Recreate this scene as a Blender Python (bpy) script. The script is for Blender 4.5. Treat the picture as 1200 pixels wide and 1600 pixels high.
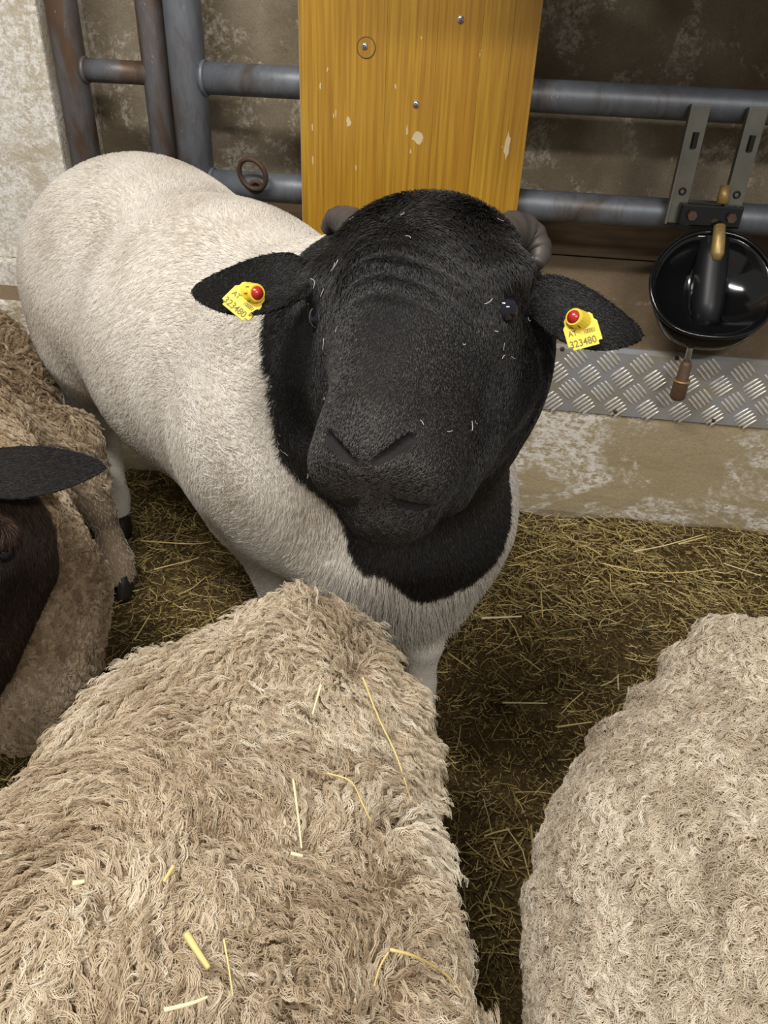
import bpy, bmesh, math, random
import numpy as np
from mathutils import Vector, Matrix, Euler

for o in list(bpy.data.objects): bpy.data.objects.remove(o, do_unlink=True)
SC = bpy.context.scene
COL = SC.collection
random.seed(7); RNG = np.random.default_rng(11)

# ------------------------------------------------------------------ camera
CAMH, FOC = 1.1, 1200.0
PITCH, ROLL = math.radians(33.4), math.atan(80/1820)
cF = np.array([0, math.cos(PITCH), -math.sin(PITCH)])
_u0 = np.array([0, math.sin(PITCH), math.cos(PITCH)]); _x = np.array([1., 0, 0])
cR = _x*math.cos(ROLL)+_u0*math.sin(ROLL); cU = -_x*math.sin(ROLL)+_u0*math.cos(ROLL)
cC = np.array([0, 0, CAMH])
def ray(x, y): return cF+cR*(x-600)/FOC-cU*(y-800)/FOC
def atz(x, y, z): d = ray(x, y); return cC+d*(z-CAMH)/d[2]
def atD(x, y, D): return cC+ray(x, y)*D
cam = bpy.data.objects.new('camera', bpy.data.cameras.new('camera')); COL.objects.link(cam)
cam.data.sensor_fit = 'VERTICAL'; cam.data.sensor_height = 36; cam.data.lens = 36*FOC/1600
cam.data.clip_start = 0.02
_m = Matrix.Identity(4)
for i in range(3):
    _m[i][0] = cR[i]; _m[i][1] = cU[i]; _m[i][2] = -cF[i]; _m[i][3] = cC[i]
cam.matrix_world = _m
SC.camera = cam
# ------------------------------------------------------------------ world, lamps, exposure
world = bpy.data.worlds.new('barn_air'); SC.world = world; world.use_nodes = True
_bg = world.node_tree.nodes['Background']
_bg.inputs[0].default_value = (0.95, 0.92, 0.88, 1); _bg.inputs[1].default_value = 0.22
def lamp(name, loc, target, sx, sy, power, col):
    l = bpy.data.lights.new(name, 'AREA'); l.shape = 'RECTANGLE'; l.size = sx; l.size_y = sy
    l.energy = power; l.color = col
    o = bpy.data.objects.new(name, l); COL.objects.link(o); o.location = loc
    o.rotation_euler = (Vector(target)-Vector(loc)).to_track_quat('-Z', 'Y').to_euler()
    return o
lamp('ceiling_tube_lamp', (-0.75, 0.10, 2.7), (-0.55, 0.6, 0), 1.3, 0.25, 42, (1.0, 0.96, 0.905))
lamp('ceiling_tube_lamp', (0.9, -1.6, 2.7), (0.5, 0.6, 0), 1.3, 0.25, 34, (1.0, 0.96, 0.905))
SC.view_settings.view_transform = 'Standard'; SC.view_settings.look = 'None'
SC.view_settings.exposure = 0.5; SC.view_settings.gamma = 1.0; SC.view_settings.use_curve_mapping = False

FUR = 1.0      # hair density factor
# ------------------------------------------------------------------ helpers: tags, meshes
def tag(o, label=None, cat=None, group=None, kind=None):
    if label: o['label'] = label
    if cat: o['category'] = cat
    if group: o['group'] = group
    if kind: o['kind'] = kind
    return o
def empty(name, loc=(0, 0, 0)):
    o = bpy.data.objects.new(name, None); COL.objects.link(o); o.location = loc
    o.empty_display_size = 0.05
    return o
def link(name, me, parent=None, mat=None, smooth=False):
    o = bpy.data.objects.new(name, me); COL.objects.link(o)
    if mat is not None and not me.materials: me.materials.append(mat)
    if smooth: me.shade_smooth()
    if parent is not None:
        o.parent = parent; o.matrix_parent_inverse = Matrix.Translation(-Vector(parent.location))
    return o
class MB:
    def __init__(s): s.v = []; s.f = []
    def add(s, v, f):
        n = len(s.v); s.v += [tuple(map(float, p)) for p in v]; s.f += [tuple(i+n for i in q) for q in f]; return s
    def box(s, a, b, T=None):
        (x0, y0, z0), (x1, y1, z1) = a, b
        v = [(x0,y0,z0),(x1,y0,z0),(x1,y1,z0),(x0,y1,z0),(x0,y0,z1),(x1,y0,z1),(x1,y1,z1),(x0,y1,z1)]
        if T: v = [T(*p) for p in v]
        return s.add(v, [(3,2,1,0),(4,5,6,7),(0,1,5,4),(1,2,6,5),(2,3,7,6),(3,0,4,7)])
    def tube(s, pts, rad, n=16, cap=True):
        pts = [np.array(p, float) for p in pts]
        if np.isscalar(rad): rad = [rad]*len(pts)
        rings = []; up = None
        for i, p in enumerate(pts):
            d = pts[min(i+1, len(pts)-1)]-pts[max(i-1, 0)]; d /= np.linalg.norm(d)+1e-12
            if up is None:
                a = np.array([0, 0, 1.]) if abs(d[2]) < .9 else np.array([1., 0, 0]); up = np.cross(d, a)
            up = up-d*(up@d); up /= np.linalg.norm(up); b = np.cross(d, up)
            rings.append([p+rad[i]*(math.cos(2*math.pi*k/n)*up+math.sin(2*math.pi*k/n)*b) for k in range(n)])
        v = [q for r in rings for q in r]; f = []
        for i in range(len(pts)-1):
            for k in range(n):
                k2 = (k+1) % n; f.append((i*n+k, i*n+k2, (i+1)*n+k2, (i+1)*n+k))
        if cap: f.append(tuple(range(n-1, -1, -1))); f.append(tuple((len(pts)-1)*n+k for k in range(n)))
        return s.add(v, f)
    def torus(s, c, ax, R, r, n=28, m=10):
        c = np.array(c, float); ax = np.array(ax, float); ax /= np.linalg.norm(ax)
        a = np.cross(ax, [0, 0, 1.] if abs(ax[2]) < .9 else [1., 0, 0]); a /= np.linalg.norm(a); b = np.cross(ax, a)
        v = []; f = []
        for i in range(n):
            th = 2*math.pi*i/n; d = a*math.cos(th)+b*math.sin(th)
            for j in range(m):
                ph = 2*math.pi*j/m; v.append(c+d*(R+r*math.cos(ph))+ax*r*math.sin(ph))
        for i in range(n):
            for j in range(m):
                f.append((i*m+j, ((i+1) % n)*m+j, ((i+1) % n)*m+(j+1) % m, i*m+(j+1) % m))
        return s.add(v, f)
    def mesh(s, name, bevel=0):
        me = bpy.data.meshes.new(name); me.from_pydata(s.v, [], s.f); me.update()
        if bevel:
            bm = bmesh.new(); bm.from_mesh(me)
            bmesh.ops.bevel(bm, geom=list(bm.edges), offset=bevel, segments=2, affect='EDGES', profile=.6)
            bm.to_mesh(me); bm.free()
        bm = bmesh.new(); bm.from_mesh(me); bmesh.ops.recalc_face_normals(bm, faces=bm.faces); bm.to_mesh(me); bm.free()
        return me
    def build(s, name, mat, parent=None, smooth=False, bevel=0):
        return link(name, s.mesh(name, bevel), parent, mat, smooth)
# ------------------------------------------------------------------ materials
class NT:
    def __init__(s, name, rough=.6, metal=0., spec=.5):
        s.m = bpy.data.materials.new(name); s.m.use_nodes = True; s.t = s.m.node_tree
        s.b = s.t.nodes['Principled BSDF']; s.b.inputs['Roughness'].default_value = rough
        s.b.inputs['Metallic'].default_value = metal; s.b.inputs['Specular IOR Level'].default_value = spec
        s.co = None
    def n(s, typ, **kw):
        x = s.t.nodes.new(typ)
        for k, v in kw.items(): setattr(x, k, v)
        return x
    def l(s, a, b): s.t.links.new(a, b)
    def coord(s, scale=(1, 1, 1), rot=(0, 0, 0)):
        tc = s.n('ShaderNodeTexCoord'); mp = s.n('ShaderNodeMapping')
        mp.inputs['Scale'].default_value = scale; mp.inputs['Rotation'].default_value = rot
        s.l(tc.outputs['Object'], mp.inputs['Vector']); return mp.outputs[0]
    def noise(s, vec, scale, detail=4, rough=.6, dist=0):
        x = s.n('ShaderNodeTexNoise'); x.inputs['Scale'].default_value = scale; x.inputs['Detail'].default_value = detail
        x.inputs['Roughness'].default_value = rough; x.inputs['Distortion'].default_value = dist
        s.l(vec, x.inputs['Vector']); return x.outputs['Fac']
    def ramp(s, fac, stops):
        r = s.n('ShaderNodeValToRGB'); e = r.color_ramp.elements
        while len(e) < len(stops): e.new(.5)
        for el, (p, c) in zip(e, stops):
            el.position = p; el.color = (*c, 1) if not np.isscalar(c) else (c, c, c, 1)
        s.l(fac, r.inputs[0]); return r.outputs[0]
    def mix(s, fac, a, b, mode='MIX'):
        x = s.n('ShaderNodeMix', data_type='RGBA', blend_type=mode)
        for sock, val in ((x.inputs[0], fac), (x.inputs[6], a), (x.inputs[7], b)):
            if hasattr(val, 'is_linked'): s.l(val, sock)
            elif np.isscalar(val): sock.default_value = val
            else: sock.default_value = (*val, 1)
        return x.outputs[2]
    def bump(s, h, strength=.3, dist=.01):
        x = s.n('ShaderNodeBump'); x.inputs['Strength'].default_value = strength; x.inputs['Distance'].default_value = dist
        s.l(h, x.inputs['Height']); s.l(x.outputs[0], s.b.inputs['Normal'])
    def col(s, c):
        if hasattr(c, 'is_linked'): s.l(c, s.b.inputs['Base Color'])
        else: s.b.inputs['Base Color'].default_value = (*c, 1)
        return s
def plain(name, c, rough=.6, metal=0., spec=.5, var=.0, vs=30):
    t = NT(name, rough, metal, spec)
    if var:
        f = t.noise(t.coord(), vs); t.col(t.mix(f, tuple(x*(1-var) for x in c), tuple(min(1, x*(1+var)) for x in c)))
    else: t.col(c)
    return t.m
def concrete(name, base, dirt, white, wpos, wscale=9, bumpy=.5, stretch=(1, 1, 1)):
    t = NT(name, .85, 0, .3); v = t.coord(stretch)
    c = t.mix(t.ramp(t.noise(v, 4, 6, .65), [(.35, 0.), (.65, 1.)]), base, dirt)
    f = t.ramp(t.noise(v, wscale, 8, .75, .6), [(wpos, 0.), (wpos+.08, 1.)])
    g = t.ramp(t.noise(v, 90, 5, .7), [(.42, 0.), (.55, 1.)])
    c = t.mix(t.mix(1, f, g, 'MULTIPLY'), c, white)
    c = t.mix(t.ramp(t.noise(v, 260, 3, .6), [(.3, .35), (.6, 0.)]), c, tuple(x*.45 for x in dirt))
    t.col(c); t.bump(t.mix(.5, t.noise(v, 60, 8, .7), t.noise(v, 14, 4, .6)), bumpy, .012); return t.m
def wood(name, light, dark, rough=.35, grain=1., coat=0., along=2):
    t = NT(name, rough, 0, .5); v0 = t.coord((1, 1, .06) if along == 2 else (.06, 1, 1)); oi = t.n('ShaderNodeObjectInfo')
    vm = t.n('ShaderNodeVectorMath', operation='ADD'); t.l(v0, vm.inputs[0])
    cx = t.n('ShaderNodeCombineXYZ'); mm = t.n('ShaderNodeMath', operation='MULTIPLY'); mm.inputs[1].default_value = 37.
    t.l(oi.outputs['Random'], mm.inputs[0]); t.l(mm.outputs[0], cx.inputs[0]); t.l(mm.outputs[0], cx.inputs[2]); t.l(cx.outputs[0], vm.inputs[1])
    v = vm.outputs[0]
    w = t.n('ShaderNodeTexWave', wave_type='BANDS', bands_direction='X' if along == 2 else 'Z'); w.inputs['Scale'].default_value = 17*grain
    w.inputs['Distortion'].default_value = 9; w.inputs['Detail'].default_value = 3; w.inputs['Detail Scale'].default_value = 1.2
    t.l(v, w.inputs['Vector'])
    c = t.mix(t.ramp(w.outputs['Fac'], [(.35, 0.), (1., .42)]), light, dark)
    c = t.mix(t.ramp(t.noise(v, 9, 4), [(.4, 0.), (.75, .6)]), c, dark)
    c = t.mix(t.ramp(oi.outputs['Random'], [(0., 0.), (1., .22)]), c, dark)
    vf = t.n('ShaderNodeVectorMath', operation='MULTIPLY'); t.l(v, vf.inputs[0]); vf.inputs[1].default_value = (1, 1, .5)
    c = t.mix(t.ramp(t.noise(vf.outputs[0], 190 if along == 2 else 90, 2, .5), [(.42, 0.), (.66, .55)]), c, tuple(x*.8 for x in dark))
    f = t.ramp(t.noise(t.coord((1, 1, .35)), 75, 3, .7), [(.735, 0.), (.75, .9)])
    c = t.mix(f, c, (.75, .60, .34))
    t.col(c); t.b.inputs['Coat Weight'].default_value = coat; t.b.inputs['Coat Roughness'].default_value = .25
    t.bump(w.outputs['Fac'], .06, .002); return t.m
def pipe_mat(name, steel, rust, amount):
    t = NT(name, .48, .35, .5); v = t.coord((1, 1, .35))
    f = t.ramp(t.noise(v, 11, 6, .65, .5), [(amount-.10, 0.), (amount+.10, 1.)])
    c = t.mix(f, t.mix(t.noise(v, 45, 5), tuple(x*.62 for x in steel), tuple(x*1.25 for x in steel)), t.mix(t.noise(v, 60), rust, tuple(x*.5 for x in rust)))
    c = t.mix(t.ramp(t.noise(v, 130, 4, .7), [(.66, 0.), (.74, .8)]), c, (.42, .40, .36))
    t.col(c); t.bump(t.noise(v, 120, 5), .25, .002); return t.m
M = {}
M['wall'] = concrete('barn_wall_concrete', (.38, .325, .24), (.22, .175, .11), (.66, .60, .50), .52, 6)
M['pier'] = concrete('whitewashed_concrete', (.70, .65, .56), (.55, .47, .34), (.90, .88, .83), .40, 7, .8)
M['kerb'] = concrete('kerb_concrete', (.47, .39, .25), (.39, .315, .19), (.84, .80, .73), .47, 5, .35, (.6, 1, 1))
M['sill'] = concrete('sill_concrete', (.24, .175, .11), (.16, .115, .07), (.40, .33, .24), .60, 8, .5)
M['board'] = wood('varnished_pine', (.50, .285, .026), (.33, .145, .010), .34, 1., .35)
M['raw_wood'] = wood('raw_pine', (.55, .38, .19), (.40, .24, .10), .7, 1.2)
M['old_wood'] = wood('dirty_plank', (.16, .105, .06), (.085, .055, .03), .8, .8, 0., 0)
M['steel'] = pipe_mat('galvanised_pipe', (.175, .19, .215), (.13, .085, .055), .60)
M['rusty'] = pipe_mat('rusty_pipe', (.165, .175, .195), (.155, .095, .06), .47)
M['rust'] = plain('rusted_iron', (.10, .06, .04), .7, .3, .4, .4, 80)
M['zinc'] = plain('zinc_screw', (.55, .55, .55), .35, .9)
M['alu'] = None
t = NT('aluminium_tread_plate', .40, .45, .5); v = t.coord()
t.col(t.mix(t.ramp(t.noise(v, 14, 5), [(.4, 0.), (.62, 1.)]), (.44, .45, .48), (.42, .38, .30))); t.bump(t.noise(v, 150, 4), .15, .001); M['alu'] = t.m
t = NT('worn_aluminium_lug', .30, .45, .5); v = t.coord()
t.col(t.mix(t.ramp(t.noise(v, 60, 4), [(.4, 0.), (.6, 1.)]), (.80, .80, .79), (.66, .61, .51))); M['lug'] = t.m
M['enamel'] = plain('black_enamel', (.006, .006, .007), .12, 0, .6)
M['cast'] = plain('black_cast_lever', (.010, .010, .012), .42, 0, .4)
M['brass'] = plain('worn_brass', (.42, .29, .11), .45, .5, .5, .35, 60)
M['brown_rubber'] = plain('brown_plastic', (.11, .06, .035), .5, 0, .5, .4, 60)
M['bracket'] = plain('grey_zinc_bracket', (.20, .195, .165), .5, .5, .5, .35, 25)
M['dung'] = None
t = NT('dung_and_chaff', .95, 0, .2); v = t.coord()
c = t.mix(t.ramp(t.noise(v, 9, 6, .7), [(.35, 0.), (.65, 1.)]), (.055, .037, .015), (.17, .115, .045))
c = t.mix(t.ramp(t.noise(v, 150, 4, .7), [(.5, 0.), (.68, .8)]), c, (.34, .24, .09)); t.col(c); t.bump(t.noise(v, 110, 5, .7), .9, .02); M['dung'] = t.m
def straw_mat(name, stops):
    t = NT(name, .6, 0, .4); g = t.n('ShaderNodeNewGeometry')
    t.col(t.ramp(g.outputs['Random Per Island'], stops)); return t.m
M['straw'] = straw_mat('straw_mix', [(0., (.08, .056, .020)), (.4, (.235, .165, .055)), (.75, (.46, .34, .115)), (1., (.74, .59, .27))])
M['straw_bright'] = plain('bright_straw', (.72, .56, .22), .5, 0, .5, .25, 40)
M['straw_pale'] = plain('pale_straw', (.80, .70, .42), .5, 0, .5, .2, 40)
M['chip'] = plain('bare_chipped_wood', (.62, .50, .30), .7, 0, .4, .2, 60)
M['eye'] = plain('dark_wet_eye', (.008, .008, .014), .06, 0, .6)
M['horn'] = plain('grey_horn', (.055, .045, .038), .5, 0, .45, .5, 50)
M['hoof'] = plain('dark_hoof', (.018, .015, .012), .55, 0, .4, .3, 60)
M['tag_yellow'] = plain('yellow_tag_plastic', (.80, .60, .05), .4, 0, .5, .08, 80)
M['tag_red'] = plain('red_tag_button', (.42, .02, .015), .25, 0, .6)
M['ink'] = plain('olive_tag_print', (.16, .13, .02), .6)
M['lint'] = plain('pale_lint', (.62, .58, .52), .7)

# ------------------------------------------------------------------ the wall frame: u along the wall, v into the wall, z up
YAW = math.radians(-6)
wt = np.array([math.cos(YAW), math.sin(YAW), 0]); ww = np.array([-wt[1], wt[0], 0]); WO = np.array([0, 1.756, 0])
def W(u, v, z): return WO+wt*u+ww*v+np.array([0, 0, z])
def wbox(a, b): return MB().box(a, b, W)
def grid_sheet(us, prof, fu=None):            # extruded profile (v,z) along us
    mb = MB(); n = len(prof); v = []; f = []
    for u in us:
        for (pv, pz) in prof: v.append(W(u, pv, pz))
    for i in range(len(us)-1):
        for k in range(n-1): f.append((i*n+k, (i+1)*n+k, (i+1)*n+k+1, i*n+k+1))
    return mb.add(v, f)
# floor
def nz2(x, y): return (np.sin(x*5.1+1.3)*np.cos(y*4.3+.4)+.6*np.sin(x*11.7-y*9.1+2)+.35*np.sin(x*23+y*19)*np.cos(y*27-x*7))
NXF = 150; gx = np.linspace(-2.2, 2.2, NXF); gy = np.linspace(-1.6, 1.95, 120)
GX, GY = np.meshgrid(gx, gy, indexing='ij')
def floor_h(x, y): return -0.012+.009*nz2(x*1.6, y*1.6)
GZ = floor_h(GX, GY)
vv = np.stack([GX, GY, GZ], -1).reshape(-1, 3); ff = [(i*120+j, (i+1)*120+j, (i+1)*120+j+1, i*120+j+1) for i in range(NXF-1) for j in range(119)]
o = MB().add(vv, ff).build('floor', M['dung'], smooth=True); tag(o, kind='structure', label='dark dung and chaff floor of the sheep pen', cat='floor')
# kerb with rounded worn edge
o = grid_sheet(np.linspace(-1.5, 2.0, 60), [(0.02, -.06), (0.004, .0), (0.0, .06), (0.003, .15), (0, .27), (.004, .44), (.012, .452), (.28, .592), (.285, .30)]).build('concrete_kerb', M['kerb'], smooth=False)
tag(o, kind='structure', label='worn yellowish concrete kerb with patches of whitewash below the tread plate', cat='kerb')
o.data.materials.append(M['sill'])
for p in o.data.polygons:
    if p.index % 8 in (6, 7): p.material_index = 1
# back wall
o = wbox((-1.6, .30, .3), (2.0, .45, 2.6)).build('wall_back', M['wall']); tag(o, kind='structure', label='stained brown concrete wall behind the pipe rails', cat='wall')
mb = MB(); mb.box((-1.6, .085, .535), (-.795, .32, 2.6), W)
o = mb.build('wall_left', M['pier'], bevel=.006); tag(o, kind='structure', label='rough whitewashed concrete pier beside the gate post', cat='wall')
o = wbox((-1.6, .055, -.05), (-.74, .30, .535)).build('trim_1', M['pier'], bevel=.008); tag(o, kind='structure', label='whitewashed concrete plinth at the foot of the pier', cat='plinth')
# dark plank on the back of the sill
root = empty('sill_plank', W(.9, .27, .58)); tag(root, 'dark dirty wooden plank lying along the back of the sill', 'plank')
wbox((-.55, .262, .594), (1.9, .299, .668)).build('plank', M['old_wood'], root, bevel=.003)
# unseen plank overhang, added to shade the wall of the right-hand bay
root = empty('shade_overhang', W(1.1, .2, 1.5)); tag(root, 'unseen plank overhang added to shade the wall above the drinking bowl', 'shade overhang')
for k in range(4): wbox((.10 if k < 2 else .275, -.42+k*.18, 1.36), (2.0, -.245+k*.18, 1.40)).build('plank', M['old_wood'], root, bevel=.003)
wbox((.10, -.42, 1.28), (2.0, -.36, 1.36)).build('shade_joist', M['old_wood'], root, bevel=.003)
# ------------------------------------------------------------------ pipe gates
def wpipe(a, b, r, name, mat, parent, n=20):
    return MB().tube([W(*a), W(*b)], r, n).build(name, mat, parent, smooth=True)
def weld(c, ax, R, parent, mat):
    ax = np.array(ax); d = W(*ax)-W(0, 0, 0)
    return MB().torus(W(*c), d, R, .0055, 24, 8).build('weld', mat, parent, smooth=True)
gA = empty('gate_frame', W(-.65, .12, .0)); tag(gA, 'narrow rusty pipe ladder frame standing against the whitewashed pier', 'gate')
wpipe((-.755, .12, .02), (-.755, .12, 2.2), .034, 'post', M['rusty'], gA)
wpipe((-.562, .125, .02), (-.562, .125, 2.2), .029, 'post', M['rusty'], gA)
for z in (.955, .745, .52, .3): 
    wpipe((-.73, .12, z), (-.575, .122, z), .0235, 'rung', M['rusty'], gA)
    weld((-.722, .12, z), (1, 0, 0), .023, gA, M['rusty'])
gB = empty('pipe_gate', W(.3, .12, 0)); tag(gB, 'long grey pipe gate with two rails running behind the yellow board', 'gate')
wpipe((-.487, .12, .02), (-.487, .12, 2.2), .040, 'post', M['steel'], gB, 24)
for z in (.952, .735):
    mb = MB(); mb.tube([W(u, .12, z) for u in np.linspace(-.46, 1.9, 12)], .032, 24); mb.build('rail', M['steel'], gB, smooth=True)
    weld((-.449, .12, z), (1, 0, 0), .032, gB, M['steel'])
ey = MB().torus(W(-.337, .085, .742), (0, 1, .3), .012, .005).build('eye_bolt', M['rust'], gB, smooth=True)
MB().torus(W(-.340, .072, .770), ww*.9+wt*.25+np.array([0, 0, .25]), .034, .0055, 36, 10).build('ring', M['rust'], ey, smooth=True)
# ------------------------------------------------------------------ yellow board
bd = empty('yellow_board', W(.02, .05, .6)); tag(bd, 'honey yellow varnished pine board screwed over the pipe rails', 'board')
seams = [-.2205, -.0415, .060, .148, .208, .259]
for a, b in zip(seams[:-1], seams[1:]):
    me = wbox((a+.0001, .05, .585), (b-.0001, .074, 2.2)); o = me.build('stave', M['board'], bd, bevel=.0008)
def screw(u, v, z, r, parent, mat=M['zinc']):
    mb = MB(); prof = [(0, .0042), (.45, .004), (.85, .0026), (1, 0)]
    c = W(u, v, z); vs = []; n = 14; f = []
    for (q, hh) in prof[::-1]:
        for k in range(n): vs.append(c+wt*(q*r+1e-5)*math.cos(2*math.pi*k/n)+np.array([0, 0, (q*r+1e-5)*math.sin(2*math.pi*k/n)])-ww*hh)
    for i in range(3):
        for k in range(n): f.append((i*n+k, i*n+(k+1) % n, (i+1)*n+(k+1) % n, (i+1)*n+k))
    f.append(tuple(3*n+k for k in range(n)))
    s = mb.add(vs, f).build('screw', mat, parent, smooth=True)
    MB().torus(c-ww*.0037, ww, r*.32, r*.13, 12, 6).build('socket', M['hoof'], s, smooth=True)
    return s
for (u, z) in [(-.086, 1.029), (.103, 1.082), (.024, .930)]: screw(u, .05, z, .0075, bd)
# round wooden plug around the first screw
mb = MB(); mb.tube([W(-.083, .0505, 1.027), W(-.083, .0488, 1.027)], .018, 24); mb.build('plug', M['board'], bd)
MB().torus(W(-.083, .0492, 1.027), ww, .0185, .0011, 32, 6).build('plug_joint', M['old_wood'], bd, smooth=True)
g = np.random.default_rng(77)
def chip(u, z, hw, hz_):
    n_ = 11; rr = g.uniform(.55, 1.1, n_); v = [W(u+hw*rr[k]*math.cos(2*math.pi*k/n_), .0494, z+hz_*rr[k]*math.sin(2*math.pi*k/n_)) for k in range(n_)]
    v += [W(u+hw*1.1*rr[k]*math.cos(2*math.pi*k/n_), .0502, z+hz_*1.05*rr[k]*math.sin(2*math.pi*k/n_)) for k in range(n_)]
    MB().add(v, [tuple(range(n_))]+[(k, (k+1) % n_, n_+(k+1) % n_, n_+k) for k in range(n_)]).build('paint_chip', M['chip'], bd)
for q in [(.031, .868, .012, .016), (-.117, .889, .006, .011), (.008, .880, .0025, .014), (.222, .86, .006, .03), (-.178, .955, .002, .008), (-.196, .875, .0018, .010), (-.196, .81, .0018, .009), (-.15, .90, .0016, .006), (-.163, .985, .0018, .005), (-.1, .80, .002, .007), (-.02, .96, .0022, .006), (.018, .84, .002, .005), (-.145, .905, .0016, .009)]: chip(*q)
root = empty('backing_board', W(-.1, .08, .6)); tag(root, 'pale raw wooden batten showing behind the left edge of the yellow board', 'board')
wbox((-.228, .0745, .57), (-.13, .0865, 2.1)).build('batten', M['raw_wood'], root, bevel=.001)
# ------------------------------------------------------------------ tread plate
tp = empty('tread_plate', W(.6, -.003, .37)); tag(tp, 'grey aluminium tread plate screwed along the kerb edge', 'metal plate')
mb = grid_sheet([0.0+k*.05 for k in range(29)], [(-.001, .293), (-.006, .2935), (-.006, .30), (-.006, .45), (.004, .4575), (.012, .4575)])
mb.build('sheet', M['alu'], tp)
def lug_mesh(sign):
    mb = MB()
    for k in range(5):
        off = (k-2)*.0096; L = .0235 if k in (1, 2, 3) else .0205; v = []; f = []
        n = 8; m = 5
        for i in range(n+1):
            a = -1+2*i/n; wv = .0031*math.sqrt(max(0, 1-a*a))**.7
            for j in range(m):
                ph = math.pi*j/(m-1); x = a*L; y = off+wv*math.cos(ph); h = .0028*math.sin(ph)*max(0, 1-a*a)**.4
                c, s_ = math.cos(sign*math.pi/4), math.sin(sign*math.pi/4)
                v.append((x*c-y*s_, -h, x*s_+y*c))
        for i in range(n):
            for j in range(m-1): f.append((i*m+j, i*m+j+1, (i+1)*m+j+1, (i+1)*m+j))
        mb.add(v, f)
    me = mb.mesh('tread_lugs'); me.materials.append(M['lug']); me.shade_smooth(); return me
LM = [lug_mesh(1), lug_mesh(-1)]
cell = .0755
for r in range(4):
    z = .3145+r*cell/2
    for i in range(19):
        u = .02+i*cell+(cell/2 if r % 2 else 0)
        if u > 1.37: continue
        o = link('tread_lugs', LM[r % 2]); o.parent = tp
        p = W(u, -.006, z)-np.array(tp.location); o.location = p; o.rotation_euler = (0, 0, YAW)
for u, z in [(.40, .449), (.66, .449), (.92, .449), (.34, .303), (.55, .303), (.78, .303)]: screw(u, -.006, z, .0055, tp, M['rust'])
# ------------------------------------------------------------------ drinking bowl
bw = empty('drinking_bowl', W(.70, -.02, .53)); tag(bw, 'glossy black enamel animal drinking bowl hanging on grey brackets from the rails', 'drinking bowl')
BT = math.radians(50)                                     # tilt of the rim plane: s runs down and out
def BW(a, s, d):                                          # a sideways, s along the rim plane, d up out of the bowl
    return W(.690+a, .035-s*math.cos(BT)+(-d*math.sin(BT)), .70-s*math.sin(BT)+d*math.cos(BT)*.9)
def rim(th):                                              # egg outline
    c, s = math.cos(th), math.sin(th)
    return .128*math.copysign(abs(c)**.82, c)*(1-.16*max(0, -s)), .095+.115*math.copysign(abs(s)**.9, s)
n = 48; mr = 12; v = []; f = []
def basin(rr, th, dep, ridge):
    a, s = rim(th); a *= rr; s = .09+(s-.09)*rr
    d = -dep*(1-rr**2.6)
    if ridge: d += .040*math.exp(-(a/.026)**4)*(1-rr**3)*(1 if s < .12 else math.exp(-((s-.12)/.05)**2))
    return BW(a, s, d)
for i in range(mr+1):
    for k in range(n): v.append(basin(max(i/mr, .02), 2*math.pi*k/n, .062, True))
for i in range(mr+1):
    for k in range(n):
        rr = 1.045-(1.045-.02)*i/mr; q = basin(min(rr, 1), 2*math.pi*k/n, .085, False)
        a, s = rim(2*math.pi*k/n); 
        v.append(BW(a*1.04, .09+(s-.09)*1.04, -.004) if i == 0 else basin(min(rr, 1), 2*math.pi*k/n, .0, False)-np.array([0, 0, .012+.062*(1-min(rr, 1)**7)])+ww*.02*(1-min(rr, 1)**4))
for i in range(2*mr+1):
    for k in range(n): f.append((i*n+k, i*n+(k+1) % n, (i+1)*n+(k+1) % n, (i+1)*n+k))
MB().add(v, f).build('bowl', M['enamel'], bw, smooth=True)
mb = MB(); pts = [BW(*(lambda q: (q[0]*1.02, .09+(q[1]-.09)*1.02, .001))(rim(2*math.pi*k/n))) for k in range(n+1)]; mb.tube(pts, .0055, 10, False); mb.build('rim_lip', M['enamel'], bw, smooth=True)
mb = MB(); mb.tube([BW(.0, -.012, -.014), BW(0, .03, -.020), BW(0, .08, -.028), BW(0, .135, -.034), BW(0, .170, -.036), BW(0, .178, -.037)], [.030, .033, .034, .033, .027, .012], 20); mb.build('tongue', M['cast'], bw, smooth=True)
mb = MB(); mb.box((.605, .055, .725), (.735, .082, .770), W); mb.build('mounting_plate', M['enamel'], bw, bevel=.004)
for u in (.630, .712):
    mb = MB(); mb.tube([W(u, .056, .748), W(u, .044, .748)], .010, 6); mb.build('bolt', M['rust'], bw)
mb = MB(); mb.tube([BW(.0, -.03, .016), BW(0, .0, .015), BW(0, .03, .011), BW(0, .044, .006)], [.012, .0135, .0145, .010], 16); mb.build('valve', M['brass'], bw, smooth=True)
mb = MB(); mb.tube([W(.685, .05, .775), W(.685, .06, .81)], [.013, .010], 14); mb.build('inlet', M['brass'], bw, smooth=True)
for u in (.603, .716):
    mb = MB(); mb.box((u-.019, .078, .725), (u+.019, .082, .955), W); mb.box((u-.023, .062, .725), (u-.019, .082, .955), W)
    b = mb.build('bracket', M['bracket'], bw, bevel=.0008)
    MB().torus(W(u+.002, .0785, .79), ww, .0062, .0025, 16, 8).build('bolt_hole', M['hoof'], b, smooth=True)
    mb = MB(); mb.tube([W(u+.002, .0775, .875), W(u+.002, .0775, .905)], .0065, 10); mb.build('slot', M['hoof'], b)
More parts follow.
